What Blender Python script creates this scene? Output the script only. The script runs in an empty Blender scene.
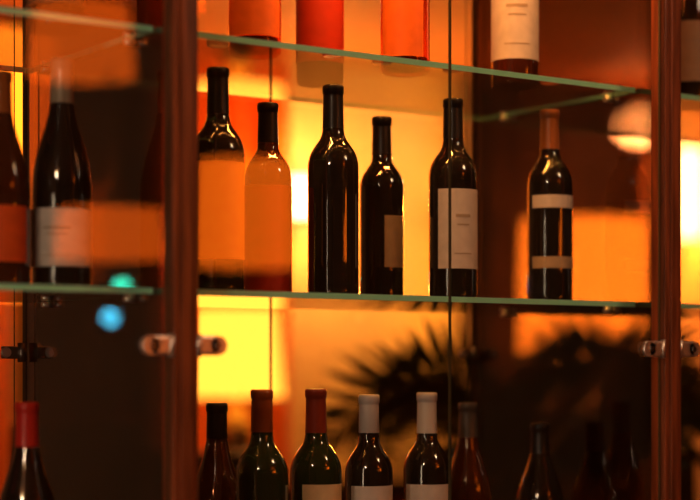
import bpy, bmesh, math, random
from mathutils import Vector, Matrix
random.seed(7)
S = bpy.context.scene
S.view_settings.view_transform = 'Standard'
S.view_settings.exposure = .22
S.view_settings.gamma = .86
try:
    S.cycles.transparent_max_bounces = 32
except Exception: pass

# ------------------------------------------------------------ materials
def newmat(name):
    m = bpy.data.materials.new(name); m.use_nodes = True
    nt = m.node_tree; nt.nodes.clear()
    out = nt.nodes.new('ShaderNodeOutputMaterial')
    return m, nt, out
def pbr(name, col, rough=.5, metal=0, noise=0, nscale=30, spec=.5, stretch=None, coat=0):
    m, nt, out = newmat(name)
    b = nt.nodes.new('ShaderNodeBsdfPrincipled')
    b.inputs['Roughness'].default_value = rough
    b.inputs['Metallic'].default_value = metal
    b.inputs['Specular IOR Level'].default_value = spec
    b.inputs['Coat Weight'].default_value = coat
    b.inputs['Base Color'].default_value = (*col, 1)
    if noise:
        tc = nt.nodes.new('ShaderNodeTexCoord'); mp = nt.nodes.new('ShaderNodeMapping')
        if stretch: mp.inputs['Scale'].default_value = stretch
        n = nt.nodes.new('ShaderNodeTexNoise'); n.inputs['Scale'].default_value = nscale; n.inputs['Detail'].default_value = 5
        r = nt.nodes.new('ShaderNodeValToRGB')
        r.color_ramp.elements[0].position = .3; r.color_ramp.elements[1].position = .7
        r.color_ramp.elements[0].color = (*[c*(1-noise) for c in col], 1)
        r.color_ramp.elements[1].color = (*[min(1, c*(1+noise)) for c in col], 1)
        nt.links.new(tc.outputs['Object'], mp.inputs[0]); nt.links.new(mp.outputs[0], n.inputs['Vector'])
        nt.links.new(n.outputs['Fac'], r.inputs[0]); nt.links.new(r.outputs[0], b.inputs['Base Color'])
    nt.links.new(b.outputs[0], out.inputs[0])
    return m
def glass(name, tint, ior=1.5, rough=0.0, gain=1.8):
    """thin clear sheet: tinted transmission plus Fresnel reflection (front surface carries both bounces)"""
    m, nt, out = newmat(name)
    t = nt.nodes.new('ShaderNodeBsdfTransparent'); t.inputs[0].default_value = (*tint, 1)
    g = nt.nodes.new('ShaderNodeBsdfGlossy'); g.inputs['Roughness'].default_value = rough
    g.inputs[0].default_value = (1, 1, 1, 1)
    f = nt.nodes.new('ShaderNodeFresnel'); f.inputs[0].default_value = ior
    geo = nt.nodes.new('ShaderNodeNewGeometry')
    inv = nt.nodes.new('ShaderNodeMath'); inv.operation = 'SUBTRACT'; inv.inputs[0].default_value = 1
    nt.links.new(geo.outputs['Backfacing'], inv.inputs[1])
    a = nt.nodes.new('ShaderNodeMath'); a.operation = 'MULTIPLY'; a.inputs[1].default_value = gain; a.use_clamp = True
    nt.links.new(f.outputs[0], a.inputs[0])
    c = nt.nodes.new('ShaderNodeMath'); c.operation = 'MULTIPLY'; c.use_clamp = True
    nt.links.new(a.outputs[0], c.inputs[0]); nt.links.new(inv.outputs[0], c.inputs[1])
    mx = nt.nodes.new('ShaderNodeMixShader')
    nt.links.new(c.outputs[0], mx.inputs[0])
    nt.links.new(t.outputs[0], mx.inputs[1]); nt.links.new(g.outputs[0], mx.inputs[2])
    nt.links.new(mx.outputs[0], out.inputs[0])
    return m
def emit(name, col, s):
    m, nt, out = newmat(name)
    e = nt.nodes.new('ShaderNodeEmission'); e.inputs[0].default_value = (*col, 1); e.inputs[1].default_value = s
    nt.links.new(e.outputs[0], out.inputs[0]); return m

M = {}
M['wood'] = pbr('cherry_wood', (.27, .075, .025), .35, noise=.45, nscale=14, stretch=(9, 9, .6))
M['wood_dark'] = pbr('walnut_wood', (.045, .018, .008), .4, noise=.4, nscale=10, stretch=(1, 6, 6))
M['pane'] = glass('door_glass', (.985, .99, .98))
M['pane_edge'] = pbr('glass_edge_dark', (.10, .08, .04), .15)
M['smoke'] = glass('smoked_glass', (.42, .30, .23))
M['shelf'] = glass('shelf_glass', (.97, .99, .96))
M['shelf_edge'] = pbr('shelf_glass_edge', (.45, 1.0, .74), .12)  # bright diffuse green carries the glow of light piped through the edge
M['chrome'] = pbr('satin_chrome', (.95, .92, .88), .42, 1)
M['dkmetal'] = pbr('dark_metal', (.25, .23, .21), .35, 1)
M['brass'] = pbr('brass', (.5, .33, .12), .3, 1)
M['blk'] = pbr('bottle_glass_black', (.014, .011, .009), .05, spec=.8, coat=1)
M['grn'] = pbr('bottle_glass_green', (.014, .034, .010), .05, spec=.8, coat=1)
M['brn'] = pbr('bottle_glass_brown', (.08, .018, .006), .06, spec=.8, coat=1)
M['amb'] = glass('bottle_glass_amber', (.90, .34, .05))
M['wine'] = pbr('red_wine', (.10, .012, .004), .1)
for n, c in dict(black=(.02,.016,.015), red=(.62,.03,.02), brick=(.34,.05,.02), orange=(.45,.12,.02), white=(.66,.62,.60),
                 beige=(.38,.31,.23), grey=(.10,.09,.08), amber=(.4,.14,.03)).items():
    M['cap_'+n] = pbr('capsule_'+n, c, .35, 0, coat=.2)
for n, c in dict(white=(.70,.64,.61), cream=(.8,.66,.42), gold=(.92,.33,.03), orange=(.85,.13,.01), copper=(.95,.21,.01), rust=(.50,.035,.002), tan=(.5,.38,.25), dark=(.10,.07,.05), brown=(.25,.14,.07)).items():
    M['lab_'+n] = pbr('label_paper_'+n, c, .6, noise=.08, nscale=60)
M['ink'] = pbr('label_ink', (.46, .37, .28), .6)

# ------------------------------------------------------------ mesh builder
class MB:
    def __init__(s): s.bm = bmesh.new(); s.m = []
    def mi(s, k):
        mt = M[k]
        if mt not in s.m: s.m.append(mt)
        return s.m.index(mt)
    def box(s, c, sz, mat, bev=0, edge=None):
        r = bmesh.ops.create_cube(s.bm, size=1)
        vs = r['verts']
        for v in vs: v.co = Vector((v.co.x*sz[0]+c[0], v.co.y*sz[1]+c[1], v.co.z*sz[2]+c[2]))
        fs = {f for v in vs for f in v.link_faces}
        i = s.mi(mat)
        thin = min(range(3), key=lambda a: sz[a])
        for f in fs:
            f.material_index = i
            f.normal_update()
            if edge and abs(f.normal[thin]) < .5: f.material_index = s.mi(edge)
        if bev:
            es = list({e for v in vs for e in v.link_edges})
            bmesh.ops.bevel(s.bm, geom=es, offset=bev, segments=2, affect='EDGES', profile=.6)
    def lathe(s, prof, c, seg=40, cap0=True, cap1=True, smooth=True):
        rings = []
        for r, z, _ in prof:
            rings.append([s.bm.verts.new((c[0]+r*math.cos(2*math.pi*i/seg), c[1]+r*math.sin(2*math.pi*i/seg), c[2]+z)) for i in range(seg)])
        for k in range(len(rings)-1):
            mi = s.mi(prof[k][2])
            for i in range(seg):
                f = s.bm.faces.new((rings[k][i], rings[k][(i+1) % seg], rings[k+1][(i+1) % seg], rings[k+1][i]))
                f.material_index = mi; f.smooth = smooth
        if cap0:
            f = s.bm.faces.new(list(reversed(rings[0]))); f.material_index = s.mi(prof[0][2])
        if cap1:
            f = s.bm.faces.new(rings[-1]); f.material_index = s.mi(prof[-1][2])
    def patch(s, c, r, z0, z1, a0, a1, mat, n=28):
        prev = None; mi = s.mi(mat)
        for k in range(n+1):
            a = a0+(a1-a0)*k/n
            p = [s.bm.verts.new((c[0]+r*math.cos(a), c[1]+r*math.sin(a), c[2]+z)) for z in (z0, z1)]
            if prev:
                f = s.bm.faces.new((prev[0], p[0], p[1], prev[1])); f.material_index = mi; f.smooth = True
            prev = p
    def rod(s, p, q, r0, r1, mat, seg=12):
        p = Vector(p); q = Vector(q); d = (q-p)
        rot = d.to_track_quat('Z', 'Y').to_matrix()
        A = []; B = []
        for i in range(seg):
            a = 2*math.pi*i/seg
            o = rot @ Vector((math.cos(a), math.sin(a), 0))
            A.append(s.bm.verts.new(p+o*r0)); B.append(s.bm.verts.new(q+o*r1))
        mi = s.mi(mat)
        for i in range(seg):
            f = s.bm.faces.new((A[i], A[(i+1) % seg], B[(i+1) % seg], B[i])); f.material_index = mi; f.smooth = True
        f = s.bm.faces.new(list(reversed(A))); f.material_index = mi
        f = s.bm.faces.new(B); f.material_index = mi
    def sphere(s, c, r, mat, sc=(1,1,1), seg=24):
        rr = bmesh.ops.create_uvsphere(s.bm, u_segments=seg, v_segments=seg//2, radius=r)
        mi = s.mi(mat)
        for v in rr['verts']:
            v.co = Vector((v.co.x*sc[0]+c[0], v.co.y*sc[1]+c[1], v.co.z*sc[2]+c[2]))
            for f in v.link_faces: f.material_index = mi; f.smooth = True
    def done(s, name, parent=None, loc=None):
        me = bpy.data.meshes.new(name)
        if loc is not None:
            for v in s.bm.verts: v.co -= Vector(loc)
        s.bm.to_mesh(me); s.bm.free()
        for m in s.m: me.materials.append(m)
        o = bpy.data.objects.new(name, me)
        if loc is not None: o.location = loc
        S.collection.objects.link(o)
        if parent: o.parent = parent
        return o
def empty(name, loc=(0,0,0)):
    e = bpy.data.objects.new(name, None); e.empty_display_size = .1; S.collection.objects.link(e); return e

# ------------------------------------------------------------ room
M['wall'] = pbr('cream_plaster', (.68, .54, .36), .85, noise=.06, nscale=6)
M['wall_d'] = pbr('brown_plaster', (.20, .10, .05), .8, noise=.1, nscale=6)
M['ceil'] = pbr('brown_ceiling', (.36, .15, .05), .7, noise=.15, nscale=5)
M['floor'] = pbr('oak_floor', (.16, .08, .035), .35, noise=.4, nscale=6, stretch=(1, 9, 1))
X0, X1, Y0, Y1, H = -2.5, 9.0, -3.5, 5.5, 2.62
def wall(name, c, sz, mat):
    b = MB(); b.box(c, sz, mat); b.done(name)
wall('floor', ((X0+X1)/2, (Y0+Y1)/2, -.05), (X1-X0, Y1-Y0, .1), 'floor')
wall('ceiling', ((X0+X1)/2, (Y0+Y1)/2, H+.05), (X1-X0, Y1-Y0, .1), 'ceil')
wall('wall_back', ((X0+X1)/2, Y1+.05, H/2), (X1-X0, .1, H), 'wall')
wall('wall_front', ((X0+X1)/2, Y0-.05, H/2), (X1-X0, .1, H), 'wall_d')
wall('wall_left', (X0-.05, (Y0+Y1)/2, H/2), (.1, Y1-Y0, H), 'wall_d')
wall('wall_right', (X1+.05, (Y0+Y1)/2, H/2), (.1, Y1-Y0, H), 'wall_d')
b = MB(); b.box(((X0+X1)/2, Y1-.012, .06), (X1-X0-.02, .02, .12), 'wood_dark', .003); b.done('baseboard_back')

# ------------------------------------------------------------ cabinet
PX = [.185, 1.019, 1.853, 2.687]
YF, YR = 1.83, 2.29
Z0, ZB, ZT = .95, .975, 2.28
SH = [1.115, 1.547, 1.876]        # shelf top surfaces
cab = empty('display_cabinet')
for i, x in enumerate(PX):
    b = MB()
    b.box((x, YF+.004, (Z0+ZT)/2), (.034, .03, ZT-Z0), 'wood', .002)
    b.box((x, YF-.0125, (Z0+ZT)/2), (.016, .006, ZT-Z0), 'wood', .0015)
    b.done('front_post_%d' % (i+1), cab)
    b = MB(); b.box((x, YR+.002, (Z0+ZT)/2), (.006, .012, ZT-Z0), 'wood_dark', .001); b.done('rear_post_%d' % (i+1), cab)
    b = MB(); b.box((x, (YF+YR)/2+.008, (ZB+ZT)/2), (.006, YR-YF-.034, ZT-ZB-.002), 'smoke'); b.done('partition_glass_%d' % (i+1), cab)
cx = (PX[0]+PX[-1])/2; W = PX[-1]-PX[0]+.05
b = MB()
b.box((cx, (YF+YR)/2, .06), (W-.06, YR-YF-.02, .12), 'wood_dark', .003)
b.box((cx, (YF+YR)/2, .535), (W, YR-YF+.03, .83), 'wood', .004)
for i in range(3):
    for s in (-1, 1):
        xm = (PX[i]+PX[i+1])/2+s*.203
        b.box((xm, YF-.02, .53), (.385, .016, .76), 'wood', .004)
        b.box((xm, YF-.03, .53), (.28, .008, .62), 'wood_dark', .003)
        b.sphere((xm-s*.165, YF-.045, .55), .012, 'brass')
b.done('base_cupboard', cab)
b = MB(); b.box((cx, (YF+YR)/2, .9625), (W+.02, YR-YF+.05, .024), 'wood', .004); b.done('deck', cab)
b = MB(); b.box((cx, (YF+YR)/2, ZT+.035), (W+.03, YR-YF+.06, .07), 'wood', .008); b.done('cornice', cab)
for i in range(3):
    xa, xb = PX[i]+.005, PX[i+1]-.005
    for k, z in enumerate(SH):
        b = MB(); b.box(((xa+xb)/2, 2.08, z-.004), (xb-xa, .37, .008), 'shelf', edge='shelf_edge'); b.done('glass_shelf_%d_%d' % (i+1, k+1), cab)
        b = MB()
        for xx, s in ((xa, 1), (xb, -1)):
            for yy in (1.95, 2.2):
                b.rod((xx-s*.002, yy, z-.0125), (xx+s*.012, yy, z-.0125), .004, .004, 'chrome')
        b.done('shelf_pin_%d_%d' % (i+1, k+1), cab)
    xm = (PX[i]+PX[i+1])/2
    for yy, nm in ((YF+.0, 'front'), (YR, 'rear')):
        for s, (a, c) in enumerate(((PX[i]+.019, xm-.001), (xm+.001, PX[i+1]-.019))):
            b = MB(); b.box(((a+c)/2, yy, (ZB+ZT)/2), (c-a, .004, ZT-ZB-.006), 'pane', edge='pane_edge'); b.done('%s_door_glass_%d' % (nm, 2*i+s+1), cab)
# hinges
for hz, tag in ((1.474, 'mid'), (1.02, 'low'), (2.2, 'top')):
    for i, x in enumerate(PX):
        for s in (-1, 1):
            if (i == 0 and s < 0) or (i == 3 and s > 0): continue
            b = MB()
            xc = x+s*.034
            b.box((xc, YF-.0065, hz), (.030, .007, .024), 'chrome', .003)
            b.rod((xc+s*.013, YF-.003, hz), (xc+s*.013, YF-.010, hz), .012, .0115, 'chrome', 24)
            b.rod((xc+s*.010, YF-.009, hz), (xc+s*.010, YF-.0125, hz), .005, .004, 'dkmetal', 16)
            b.rod((x+s*.0185, YF-.008, hz-.014), (x+s*.0185, YF-.008, hz+.014), .004, .004, 'chrome', 16)
            b.done('front_hinge_%s_%d%s' % (tag, i+1, 'a' if s < 0 else 'b'), cab)
            b = MB()
            xc = x+s*.028
            b.box((xc, YR-.006, hz-.006), (.026, .007, .018), 'dkmetal', .002)
            b.rod((x+s*.012, YR-.010, hz-.020), (x+s*.012, YR-.010, hz+.008), .006, .006, 'dkmetal', 16)
            b.rod((xc+s*.008, YR-.009, hz-.006), (xc+s*.008, YR-.013, hz-.006), .008, .007, 'chrome', 16)
            b.done('rear_hinge_%s_%d%s' % (tag, i+1, 'a' if s < 0 else 'b'), cab)

# ------------------------------------------------------------ bottles
def bottle(x, y, zs, h=.30, r=.0362, kind='bdx', glass='blk', cap='black', capl=.06, labels=(), rot=0):
    """labels: (z0,z1,half_angle_deg,offset_deg,mat)"""
    b = MB(); k = h/.30; P = []
    G = glass; C = 'cap_'+cap
    P += [(.012, .012, G), (.026, .004, G), (r*.90, 0, G), (r*.97, .002, G), (r, .007, G)]
    if kind == 'bdx':
        P += [(r, .05*k, G), (r, .12*k, G), (r, .183*k, G), (r*.985, .191*k, G), (r*.93, .199*k, G), (r*.83, .207*k, G),
              (r*.68, .215*k, G), (r*.54, .222*k, G), (r*.455, .229*k, G), (.0152, .237*k, G)]
        nb = .237*k
    elif kind == 'bur':
        P += [(r, .05*k, G), (r, .10*k, G), (r*.995, .135*k, G), (r*.965, .150*k, G), (r*.90, .165*k, G), (r*.80, .181*k, G),
              (r*.67, .197*k, G), (r*.55, .212*k, G), (r*.46, .226*k, G), (.0155, .24*k, G)]
        nb = .24*k
    zc = h-capl
    if zc > nb+.004:
        P += [(.0145, zc-.0004, G), (.0150, zc, C)]
    else:
        P += [(.0152, max(nb+.001, zc), C)]
    P += [(.0142, h-.016, C), (.0142, h-.0125, C), (.0153, h-.0118, C), (.0155, h-.004, C), (.0150, h-.001, C), (.0135, h, C)]
    base = (x, y, zs+.0004)
    b.lathe(P, base, 44, cap0=True)
    if glass == 'amb':
        b.lathe([(.008, .016, 'wine'), (r*.80, .006, 'wine'), (r*.90, .012, 'wine'), (r*.90, .022, 'wine')], base, 32)
    a0 = math.radians(-124.8+rot)
    for z0, z1, ha, off, mt in labels:
        ha = math.radians(ha); o = a0+math.radians(off)
        b.patch(base, r+.0005, z0, z1, o-ha, o+ha, 'lab_'+mt)
        hh = z1-z0
        if hh > .03 and mt not in ('dark', 'gold', 'orange', 'rust', 'copper'):
            b.patch(base, r+.0008, z0+hh*.64, z0+hh*.68, o-ha*.3, o+ha*.3, 'ink', 10)
            b.patch(base, r+.0008, z0+hh*.54, z0+hh*.56, o-ha*.25, o+ha*.25, 'ink', 10)
            b.patch(base, r+.0008, z0+hh*.18, z0+hh*.195, o-ha*.35, o+ha*.35, 'ink', 10)
    b.done('wine_bottle', loc=base)
m, t, l = SH[1], SH[2], SH[0]
# middle shelf
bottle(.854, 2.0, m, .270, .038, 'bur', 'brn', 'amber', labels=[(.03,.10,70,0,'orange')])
bottle(.9386, 2.0, m, .295, .0385, 'bur', 'blk', 'beige', .058, labels=[(.027,.101,85,0,'white')])
bottle(1.1696, 2.0, m, .306, .0365, 'bdx', 'blk', 'black', .07, labels=[(.045,.176,80,0,'gold')])  # gold label colour also paints the orange lamp reflection over this bottle
bottle(1.2933, 2.07, m, .278, .034, 'bdx', 'brn', 'black', .06, labels=[(.004,.158,88,0,'rust')])  # rust label stands in for the orange reflection across the body
bottle(1.3588, 2.0, m, .300, .0362, 'bdx', 'blk', 'black', .07)
bottle(1.5164, 2.1, m, .280, .0335, 'bdx', 'blk', 'black', .06, labels=[(.05,.128,32,38,'tan')])
bottle(1.5752, 2.0, m, .300, .0362, 'bdx', 'blk', 'black', .06, labels=[(.045,.163,62,22,'white')])
bottle(1.767, 2.0, m, .300, .0352, 'bdx', 'blk', 'amber', .075, labels=[(.052,.070,70,15,'tan'), (.145,.165,70,15,'white')])
# bottom shelf
bottle(.8904, 2.0, l, .288, .040, 'bur', 'blk', 'red', .062, labels=[(.03,.10,80,0,'cream')])
bottle(1.2146, 2.08, l, .281, .040, 'bur', 'brn', 'black', .05, labels=[(.03,.10,80,0,'cream')])
bottle(1.2272, 1.98, l, .301, .0362, 'bdx', 'grn', 'orange', .058, labels=[(.03,.12,80,0,'cream')])
bottle(1.3294, 2.0, l, .301, .0362, 'bdx', 'grn', 'brick', .062, labels=[(.03,.168,55,25,'cream')])
bottle(1.4212, 2.0, l, .292, .0345, 'bdx', 'blk', 'white', .055, labels=[(.03,.162,62,15,'white')])
bottle(1.5263, 2.0, l, .294, .0345, 'bdx', 'blk', 'white', .060, labels=[(.03,.160,62,0,'white')])
bottle(1.684, 2.1, l, .275, .038, 'bur', 'brn', 'grey', .06, labels=[(.03,.10,80,0,'tan')])
bottle(1.7906, 2.05, l, .242, .040, 'bur', 'blk', 'black', .05, labels=[(.03,.10,80,0,'tan')])
# top shelf
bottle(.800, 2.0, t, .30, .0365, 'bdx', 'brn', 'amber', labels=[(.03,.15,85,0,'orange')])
bottle(.930, 2.0, t, .30, .0365, 'bdx', 'blk', 'black', labels=[(.03,.15,85,0,'brown')])
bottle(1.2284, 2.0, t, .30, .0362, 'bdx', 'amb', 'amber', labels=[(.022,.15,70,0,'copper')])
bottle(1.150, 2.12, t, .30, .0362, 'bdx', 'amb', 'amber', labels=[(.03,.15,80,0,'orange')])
bottle(1.4365, 2.15, t, .30, .0362, 'bdx', 'brn', 'amber', labels=[(.03,.15,85,0,'rust')])
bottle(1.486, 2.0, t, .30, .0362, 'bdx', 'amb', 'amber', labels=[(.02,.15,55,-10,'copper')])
bottle(1.696, 2.0, t, .30, .0362, 'bdx', 'brn', 'amber', labels=[(.038,.16,88,0,'white')])
# neighbouring bays
for xx, mt in ((2.076,'tan'), (2.22,'cream'), (2.36,'white'), (2.5,'gold')):
    bottle(xx, 2.0, t, .30, .0362, 'bdx', 'blk', 'black', labels=[(.04,.14,75,0,mt)])
    if xx > 2.1: bottle(xx+.05, 2.02, l, .29, .0385, 'bur', 'blk', 'red', labels=[(.03,.11,75,0,mt)])
for xx, mt in ((2.25,'tan'), (2.38,'cream'), (2.52,'white')):
    bottle(xx, 2.0, m, .30, .0362, 'bdx', 'blk', 'black', labels=[(.04,.14,75,0,mt)])
for xx, mt in ((.30,'gold'), (.44,'cream'), (.58,'white'), (.71,'tan')):
    bottle(xx, 2.0, m, .30, .0362, 'bdx', 'blk', 'black', labels=[(.04,.14,75,0,mt)])
    bottle(xx, 2.0, l, .29, .0385, 'bur', 'blk', 'red', labels=[(.03,.11,75,0,mt)])
    bottle(xx-.03, 2.0, t, .30, .0362, 'bdx', 'brn', 'amber', labels=[(.04,.14,75,0,mt)])

# ------------------------------------------------------------ lights as fixtures
def plight(name, loc, col, e, r=.06, parent=None):
    L = bpy.data.lights.new(name, 'POINT'); L.color = col; L.energy = e; L.shadow_soft_size = r
    o = bpy.data.objects.new(name, L); o.location = loc; S.collection.objects.link(o)
    if parent: o.parent = parent
    return o
def shade(b, c, r0, r1, h, mat):
    z0, z1 = -h/2, h/2
    b.lathe([(r0-.003, z0+.002, mat), (r0, z0, mat), (r0, z0+.006, mat), (r1, z1-.006, mat), (r1, z1, mat), (r1-.003, z1-.002, mat), (r0-.004, z0+.004, mat)], c, 48, False, False)
def floor_lamp(name, x, y, zc, r0, r1, h, mat):
    b = MB()
    shade(b, (x, y, zc), r0, r1, h, mat)
    b.lathe([(.15, 0, 'brass'), (.15, .012, 'brass'), (.03, .03, 'brass'), (.012, .05, 'brass'), (.011, zc-.06, 'brass'), (.02, zc-.05, 'brass'), (.02, zc, 'brass')], (x, y, .0005), 24)
    b.sphere((x, y, zc+.04), .035, mat)
    for k in range(3):
        a = k*2.094
        b.rod((x, y, zc), (x+(r0+r1)/2*math.cos(a)*.99, y+(r0+r1)/2*math.sin(a)*.99, zc), .003, .003, 'brass', 8)
    return b.done(name)
def pendant(name, x, y, zc, r0, r1, h, mat):
    b = MB(); shade(b, (x, y, zc), r0, r1, h, mat)
    b.rod((x, y, zc+.02), (x, y, H-.02), .005, .005, 'dkmetal', 8)
    b.lathe([(.05, H-.022, 'dkmetal'), (.05, H-.001, 'dkmetal')], (x, y, 0), 20)
    b.sphere((x, y, zc), .04, mat)
    for k in range(3):
        a = k*2.094
        b.rod((x, y, zc+.02), (x+(r0+r1)/2*math.cos(a)*.99, y+(r0+r1)/2*math.sin(a)*.99, zc+.02), .003, .003, 'dkmetal', 8)
    return b.done(name)
M['e_yel'] = emit('shade_yellow', (1, .40, .05), 2.6)
M['e_big'] = emit('shade_yellow_bright', (1, .38, .04), 10)
M['e_amb'] = emit('shade_amber', (1, .24, .015), 3.4)
M['e_wht'] = emit('opal_glass_warm', (1, .66, .30), 9)
M['e_wht2'] = emit('opal_glass_amber', (1, .58, .22), 6)
M['e_crm'] = emit('opal_glass_cream', (1, .62, .32), 45)
M['e_refl'] = emit('shade_orange_strong', (1, .19, .008), 6.5)
M['e_refl2'] = emit('shade_orange_soft', (1, .16, .008), 5)
M['e_blue'] = emit('blue_glint', (.014, .20, .52), 95)
M['e_teal'] = emit('teal_glint', (.01, .36, .42), 75)
M['e_highlight'] = emit('highlight_column_warm', (1, .76, .52), 8)
M['e_fill_strip'] = emit('fill_strip_warm', (1, .5, .15), 4)

# sideboard with table lamp
b = MB()
b.box((3.3, 5.0, .54), (1.9, .42, .96), 'wood_dark', .006)
b.box((3.3, 5.0, 1.035), (1.96, .46, .03), 'wood_dark', .005)
for k in range(4):
    b.box((2.65+k*.433, 4.785, .56), (.40, .012, .84), 'wood', .003)
    b.sphere((2.65+k*.433+.15, 4.772, .58), .013, 'brass')
for sx in (-.88, .88):
    for sy in (-.15, .15): b.rod((3.3+sx, 5+sy, .0005), (3.3+sx, 5+sy, .07), .02, .025, 'wood_dark')
b.done('sideboard')
b = MB()
shade(b, (2.985, 4.98, 1.49), .165, .14, .30, 'e_yel')
b.lathe([(.08, 0, 'brass'), (.08, .015, 'brass'), (.02, .03, 'brass'), (.05, .10, 'brass'), (.06, .16, 'brass'), (.04, .23, 'brass'), (.012, .27, 'brass'), (.012, .42, 'brass')], (2.985, 4.98, 1.0505), 28)
b.sphere((2.985, 4.98, 1.50), .035, 'e_yel')
for k in range(3):
    a = k*2.094; b.rod((2.985, 4.98, 1.46), (2.985+.148*math.cos(a), 4.98+.148*math.sin(a), 1.46), .003, .003, 'brass', 8)
b.done('table_lamp')
plight('table_lamp_bulb', (2.985, 4.98, 1.62), (1, .38, .06), 20)
floor_lamp('floor_lamp', 4.60, 5.0, 1.75, .26, .25, .54, 'e_big')
plight('floor_lamp_bulb', (4.60, 5.0, 1.95), (1, .42, .08), 20)
floor_lamp('floor_lamp', 1.93, 4.6, 2.02, .21, .19, .74, 'e_amb')
plight('floor_lamp_bulb', (1.93, 4.6, 2.32), (1, .33, .05), 30)
def sconce(x, z, r, h, mat):
    b = MB()
    b.box((x, 5.485, z-.0), (.06, .025, h*.6), 'brass', .004)
    b.rod((x, 5.48, z-h*.3), (x, 5.40, z-h*.3), .008, .008, 'brass')
    b.lathe([(r*.5, -h/2, 'brass'), (r, -h/2+.015, mat), (r, h/2-.02, mat), (r*.7, h/2, mat)], (x, 5.40, z), 28)
    b.done('wall_sconce')
sconce(3.516, 2.075, .055, .16, 'e_wht'); plight('wall_sconce_bulb', (3.516, 5.26, 2.075), (1, .46, .10), 26)
sconce(5.60, 2.21, .06, .42, 'e_wht2'); plight('wall_sconce_bulb', (5.65, 5.2, 2.2), (1, .26, .03), 65)
b = MB(); b.sphere((4.903, 5.0, 2.42), .095, 'e_crm', (1.1, 1.1, .8)); b.rod((4.903, 5, 2.49), (4.903, 5, H-.001), .006, .006, 'brass', 8)
b.done('globe_pendant_lamp')
# pendants on the camera's side of the room (mirrored in the door glass)
pendant('pendant_lamp', 2.703, -.8, 1.91, .16, .15, .32, 'e_refl')
pendant('pendant_lamp', 2.245, -.8, 1.83, .16, .15, .14, 'e_refl2')
pendant('pendant_lamp', 2.20, -.9, 2.40, .16, .14, .2, 'e_refl2')
# added ceiling fills on the camera's side, lighting bottles and hinges
M['e_ceil_fill'] = emit('ceiling_fill_glow', (1, .60, .28), 9)
def ceil_fill(x, y, e):
    b = MB(); b.lathe([(.16, H-.06, 'e_ceil_fill'), (.17, H-.03, 'e_ceil_fill'), (.17, H-.001, 'brass')], (x, y, 0), 32); b.done('added_ceiling_fill')
    plight('added_ceiling_fill_light', (x, y, 2.45), (1, .72, .50), e, .12)
ceil_fill(-.9, .2, 30)
ceil_fill(2.1, .75, 7)
def highlight_column(x, y):  # glowing column added out of view to put vertical highlights on the bottles
    b = MB()
    b.lathe([(.11, 0, 'wood_dark'), (.11, .03, 'wood_dark'), (.075, .03, 'e_highlight'), (.075, 1.95, 'e_highlight'), (.08, 1.95, 'wood_dark'), (.08, 1.97, 'wood_dark')], (x, y, .0005), 32)
    for k in range(1, 8): b.lathe([(.077, .03+k*.24, 'wood_dark'), (.077, .036+k*.24, 'wood_dark')], (x, y, 0), 32)
    b.done('added_highlight_column')
highlight_column(-.75, .9)
b = MB(); b.box((1.436, 1.90, ZT-.006), (.76, .012, .010), 'e_fill_strip'); b.done('added_fill_strip', cab)  # glowing strip and area light added to brighten the top-shelf labels
L = bpy.data.lights.new('added_fill_strip_light', 'AREA'); L.shape = 'RECTANGLE'; L.size = .74; L.size_y = .02; L.energy = 5; L.color = (1, .38, .08)
o = bpy.data.objects.new('added_fill_strip_light', L); o.location = (1.436, 1.90, ZT-.014); o.rotation_euler = (math.radians(20), 0, 0); S.collection.objects.link(o); o.parent = cab

# curtains
M['curtain'] = pbr('orange_curtain', (.95, .26, .02), .8, noise=.1, nscale=20)
M['backing_d'] = pbr('added_dark_backing', (.030, .014, .008), .9, noise=.1, nscale=20)  # dark drapes added to darken the view through the smoked partitions
M['backing_b'] = pbr('added_brown_backing', (.10, .052, .030), .9, noise=.1, nscale=20)
def curtain(xa, xb, mat):
    b = MB(); n = int((xb-xa)*75); prev = None; mi = b.mi(mat)
    for k in range(n+1):
        x = xa+(xb-xa)*k/n
        y = 5.36+.035*math.sin(k*.75)+.012*math.sin(k*.31)
        p = [b.bm.verts.new((x, y, z)) for z in (.02, 2.56)]
        if prev:
            f = b.bm.faces.new((prev[0], p[0], p[1], prev[1])); f.material_index = mi; f.smooth = True
        prev = p
    b.rod((xa-.03, 5.36, 2.575), (xb+.03, 5.36, 2.575), .014, .014, 'brass')
    b.done('curtain')
curtain(1.30, 2.34, 'curtain'); curtain(2.40, 2.86, 'backing_d'); curtain(2.92, 3.43, 'curtain'); curtain(4.38, 5.32, 'backing_b')  # the two darker hangings are added backing behind the partitions

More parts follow.
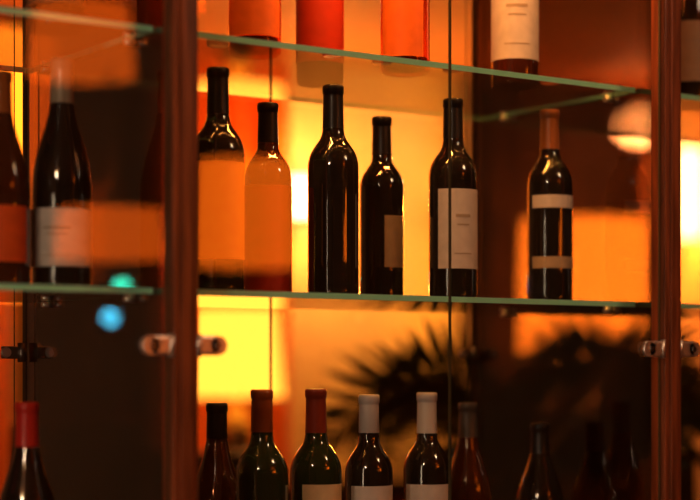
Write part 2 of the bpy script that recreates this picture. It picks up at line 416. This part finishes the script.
# palms
M['leaf'] = pbr('palm_leaf', (.020, .036, .014), .4, noise=.3, nscale=8)
M['stem'] = pbr('palm_stem', (.05, .04, .015), .6)
M['pot'] = pbr('clay_pot', (.22, .09, .05), .6, noise=.15)
M['soil'] = pbr('soil', (.03, .02, .012), .9)
def palm(x, y, zt, R, nf, seed, up=.35):
    rnd = random.Random(seed); b = MB()
    b.lathe([(.13, 0, 'pot'), (.15, .02, 'pot'), (.19, .32, 'pot'), (.205, .34, 'pot'), (.205, .38, 'pot'), (.185, .38, 'pot'), (.18, .35, 'soil'), (.01, .35, 'soil')], (x, y, .0005), 32)
    for k in range(3):
        a = k*2.1; b.rod((x+.04*math.cos(a), y+.04*math.sin(a), .35), (x+.02*math.cos(a), y+.02*math.sin(a), zt), .022, .014, 'stem')
    mi = b.mi('leaf')
    for k in range(nf):
        a = 2*math.pi*k/nf+rnd.uniform(-.2, .2); L = R*rnd.uniform(.8, 1.12); u = up*rnd.uniform(.4, 1.3)
        d = Vector((math.cos(a), math.sin(a), 0)); side = Vector((-d.y, d.x, 0)); pts = []
        if d.y < -.3: L *= .8
        for j in range(15):
            tt = j/14
            pts.append(Vector((x, y, zt))+d*L*tt+Vector((0, 0, u*math.sin(tt*2.2)-.35*L*tt*tt)))
        for j in range(14): b.rod(pts[j], pts[j+1], .005*(1-j/18), .005*(1-(j+1)/18), 'stem', 6)
        for j in range(2, 15):
            for h in (0, .5):
                if j+h > 14: continue
                p = pts[j] if h == 0 else (pts[j]+pts[j-1])/2
                tan = (pts[min(j+1, 14)]-pts[j-1]).normalized()
                ll = .19*math.sin(min(1, (j/14)*.9+.15)*math.pi)**.6+.035
                for s in (-1, 1):
                    dr = (side*s*.6+tan*.7+Vector((0, 0, s*.5+rnd.uniform(-.1, .1)))).normalized()
                    w = (tan+Vector((0, 0, -.4*s))).normalized()*.010
                    mid = p+dr*ll*.45
                    v = [b.bm.verts.new(q) for q in (p-w*.4, mid-w, p+dr*ll, mid+w, p+w*.4)]
                    f = b.bm.faces.new(v); f.material_index = mi
    b.done('potted_palm')
palm(2.58, 2.98, 1.19, .58, 13, 3, .28)
palm(3.20, 3.1, 1.22, .56, 9, 5, .34)

# chairs
M['leather'] = pbr('dark_leather', (.03, .018, .012), .45, noise=.2)
def chair(x, y, top, rot):
    b = MB()
    for sx in (-.18, .18):
        b.rod((sx, -.18, 0.0005), (sx, -.17, .68), .016, .02, 'wood_dark')
        b.rod((sx, .2, 0.0005), (sx, .17, .70), .016, .02, 'wood_dark')
        b.rod((sx, .17, .68), (sx, .21, top-.04), .02, .015, 'wood_dark')
    for yy in (-.18, .19): b.rod((-.18, yy, .28), (.18, yy, .28), .011, .011, 'wood_dark')
    b.box((0, 0, .71), (.42, .42, .07), 'leather', .02)
    b.box((0, .19, top-.16), (.40, .05, .32), 'leather', .02)
    o = b.done('bar_chair'); o.location = (x, y, 0); o.rotation_euler = (0, 0, rot)
chair(1.83, 3.5, 1.32, .3)
chair(2.45, 4.1, 1.20, -.2)

# made-up bulb string standing in for blue reflections in the front glass
b = MB()
pts = [(2.475, 4.97, 1.78), (2.561, 5, 1.706), (2.518, 5, 1.605), (2.50, 5.0, 1.52)]
b.rod((2.50, 5.0, H-.001), (2.50, 5.0, 1.78), .002, .002, 'dkmetal', 6)
cur = Vector((2.50, 5.0, 1.78))
for i, p in enumerate(pts):
    b.rod(cur, p, .002, .002, 'dkmetal', 6); cur = Vector(p)
    if i in (1, 2): b.sphere(p, .024, 'e_teal' if i == 1 else 'e_blue', seg=12)
b.done('glint_bulbs')

# ------------------------------------------------------------ world + camera
w = bpy.data.worlds.new('World'); S.world = w; w.use_nodes = True
w.node_tree.nodes['Background'].inputs[0].default_value = (1, .6, .3, 1)
w.node_tree.nodes['Background'].inputs[1].default_value = .02
cd = bpy.data.cameras.new('camera'); co = bpy.data.objects.new('camera', cd); S.collection.objects.link(co)
co.location = (0, 0, 1.45); co.rotation_euler = (math.pi/2, 0, -math.radians(34.76))
cd.sensor_width = 36; cd.lens = 1700/700*36; cd.shift_y = 115/700
cd.dof.use_dof = True; cd.dof.focus_distance = 2.42; cd.dof.aperture_fstop = 1.8
S.camera = co
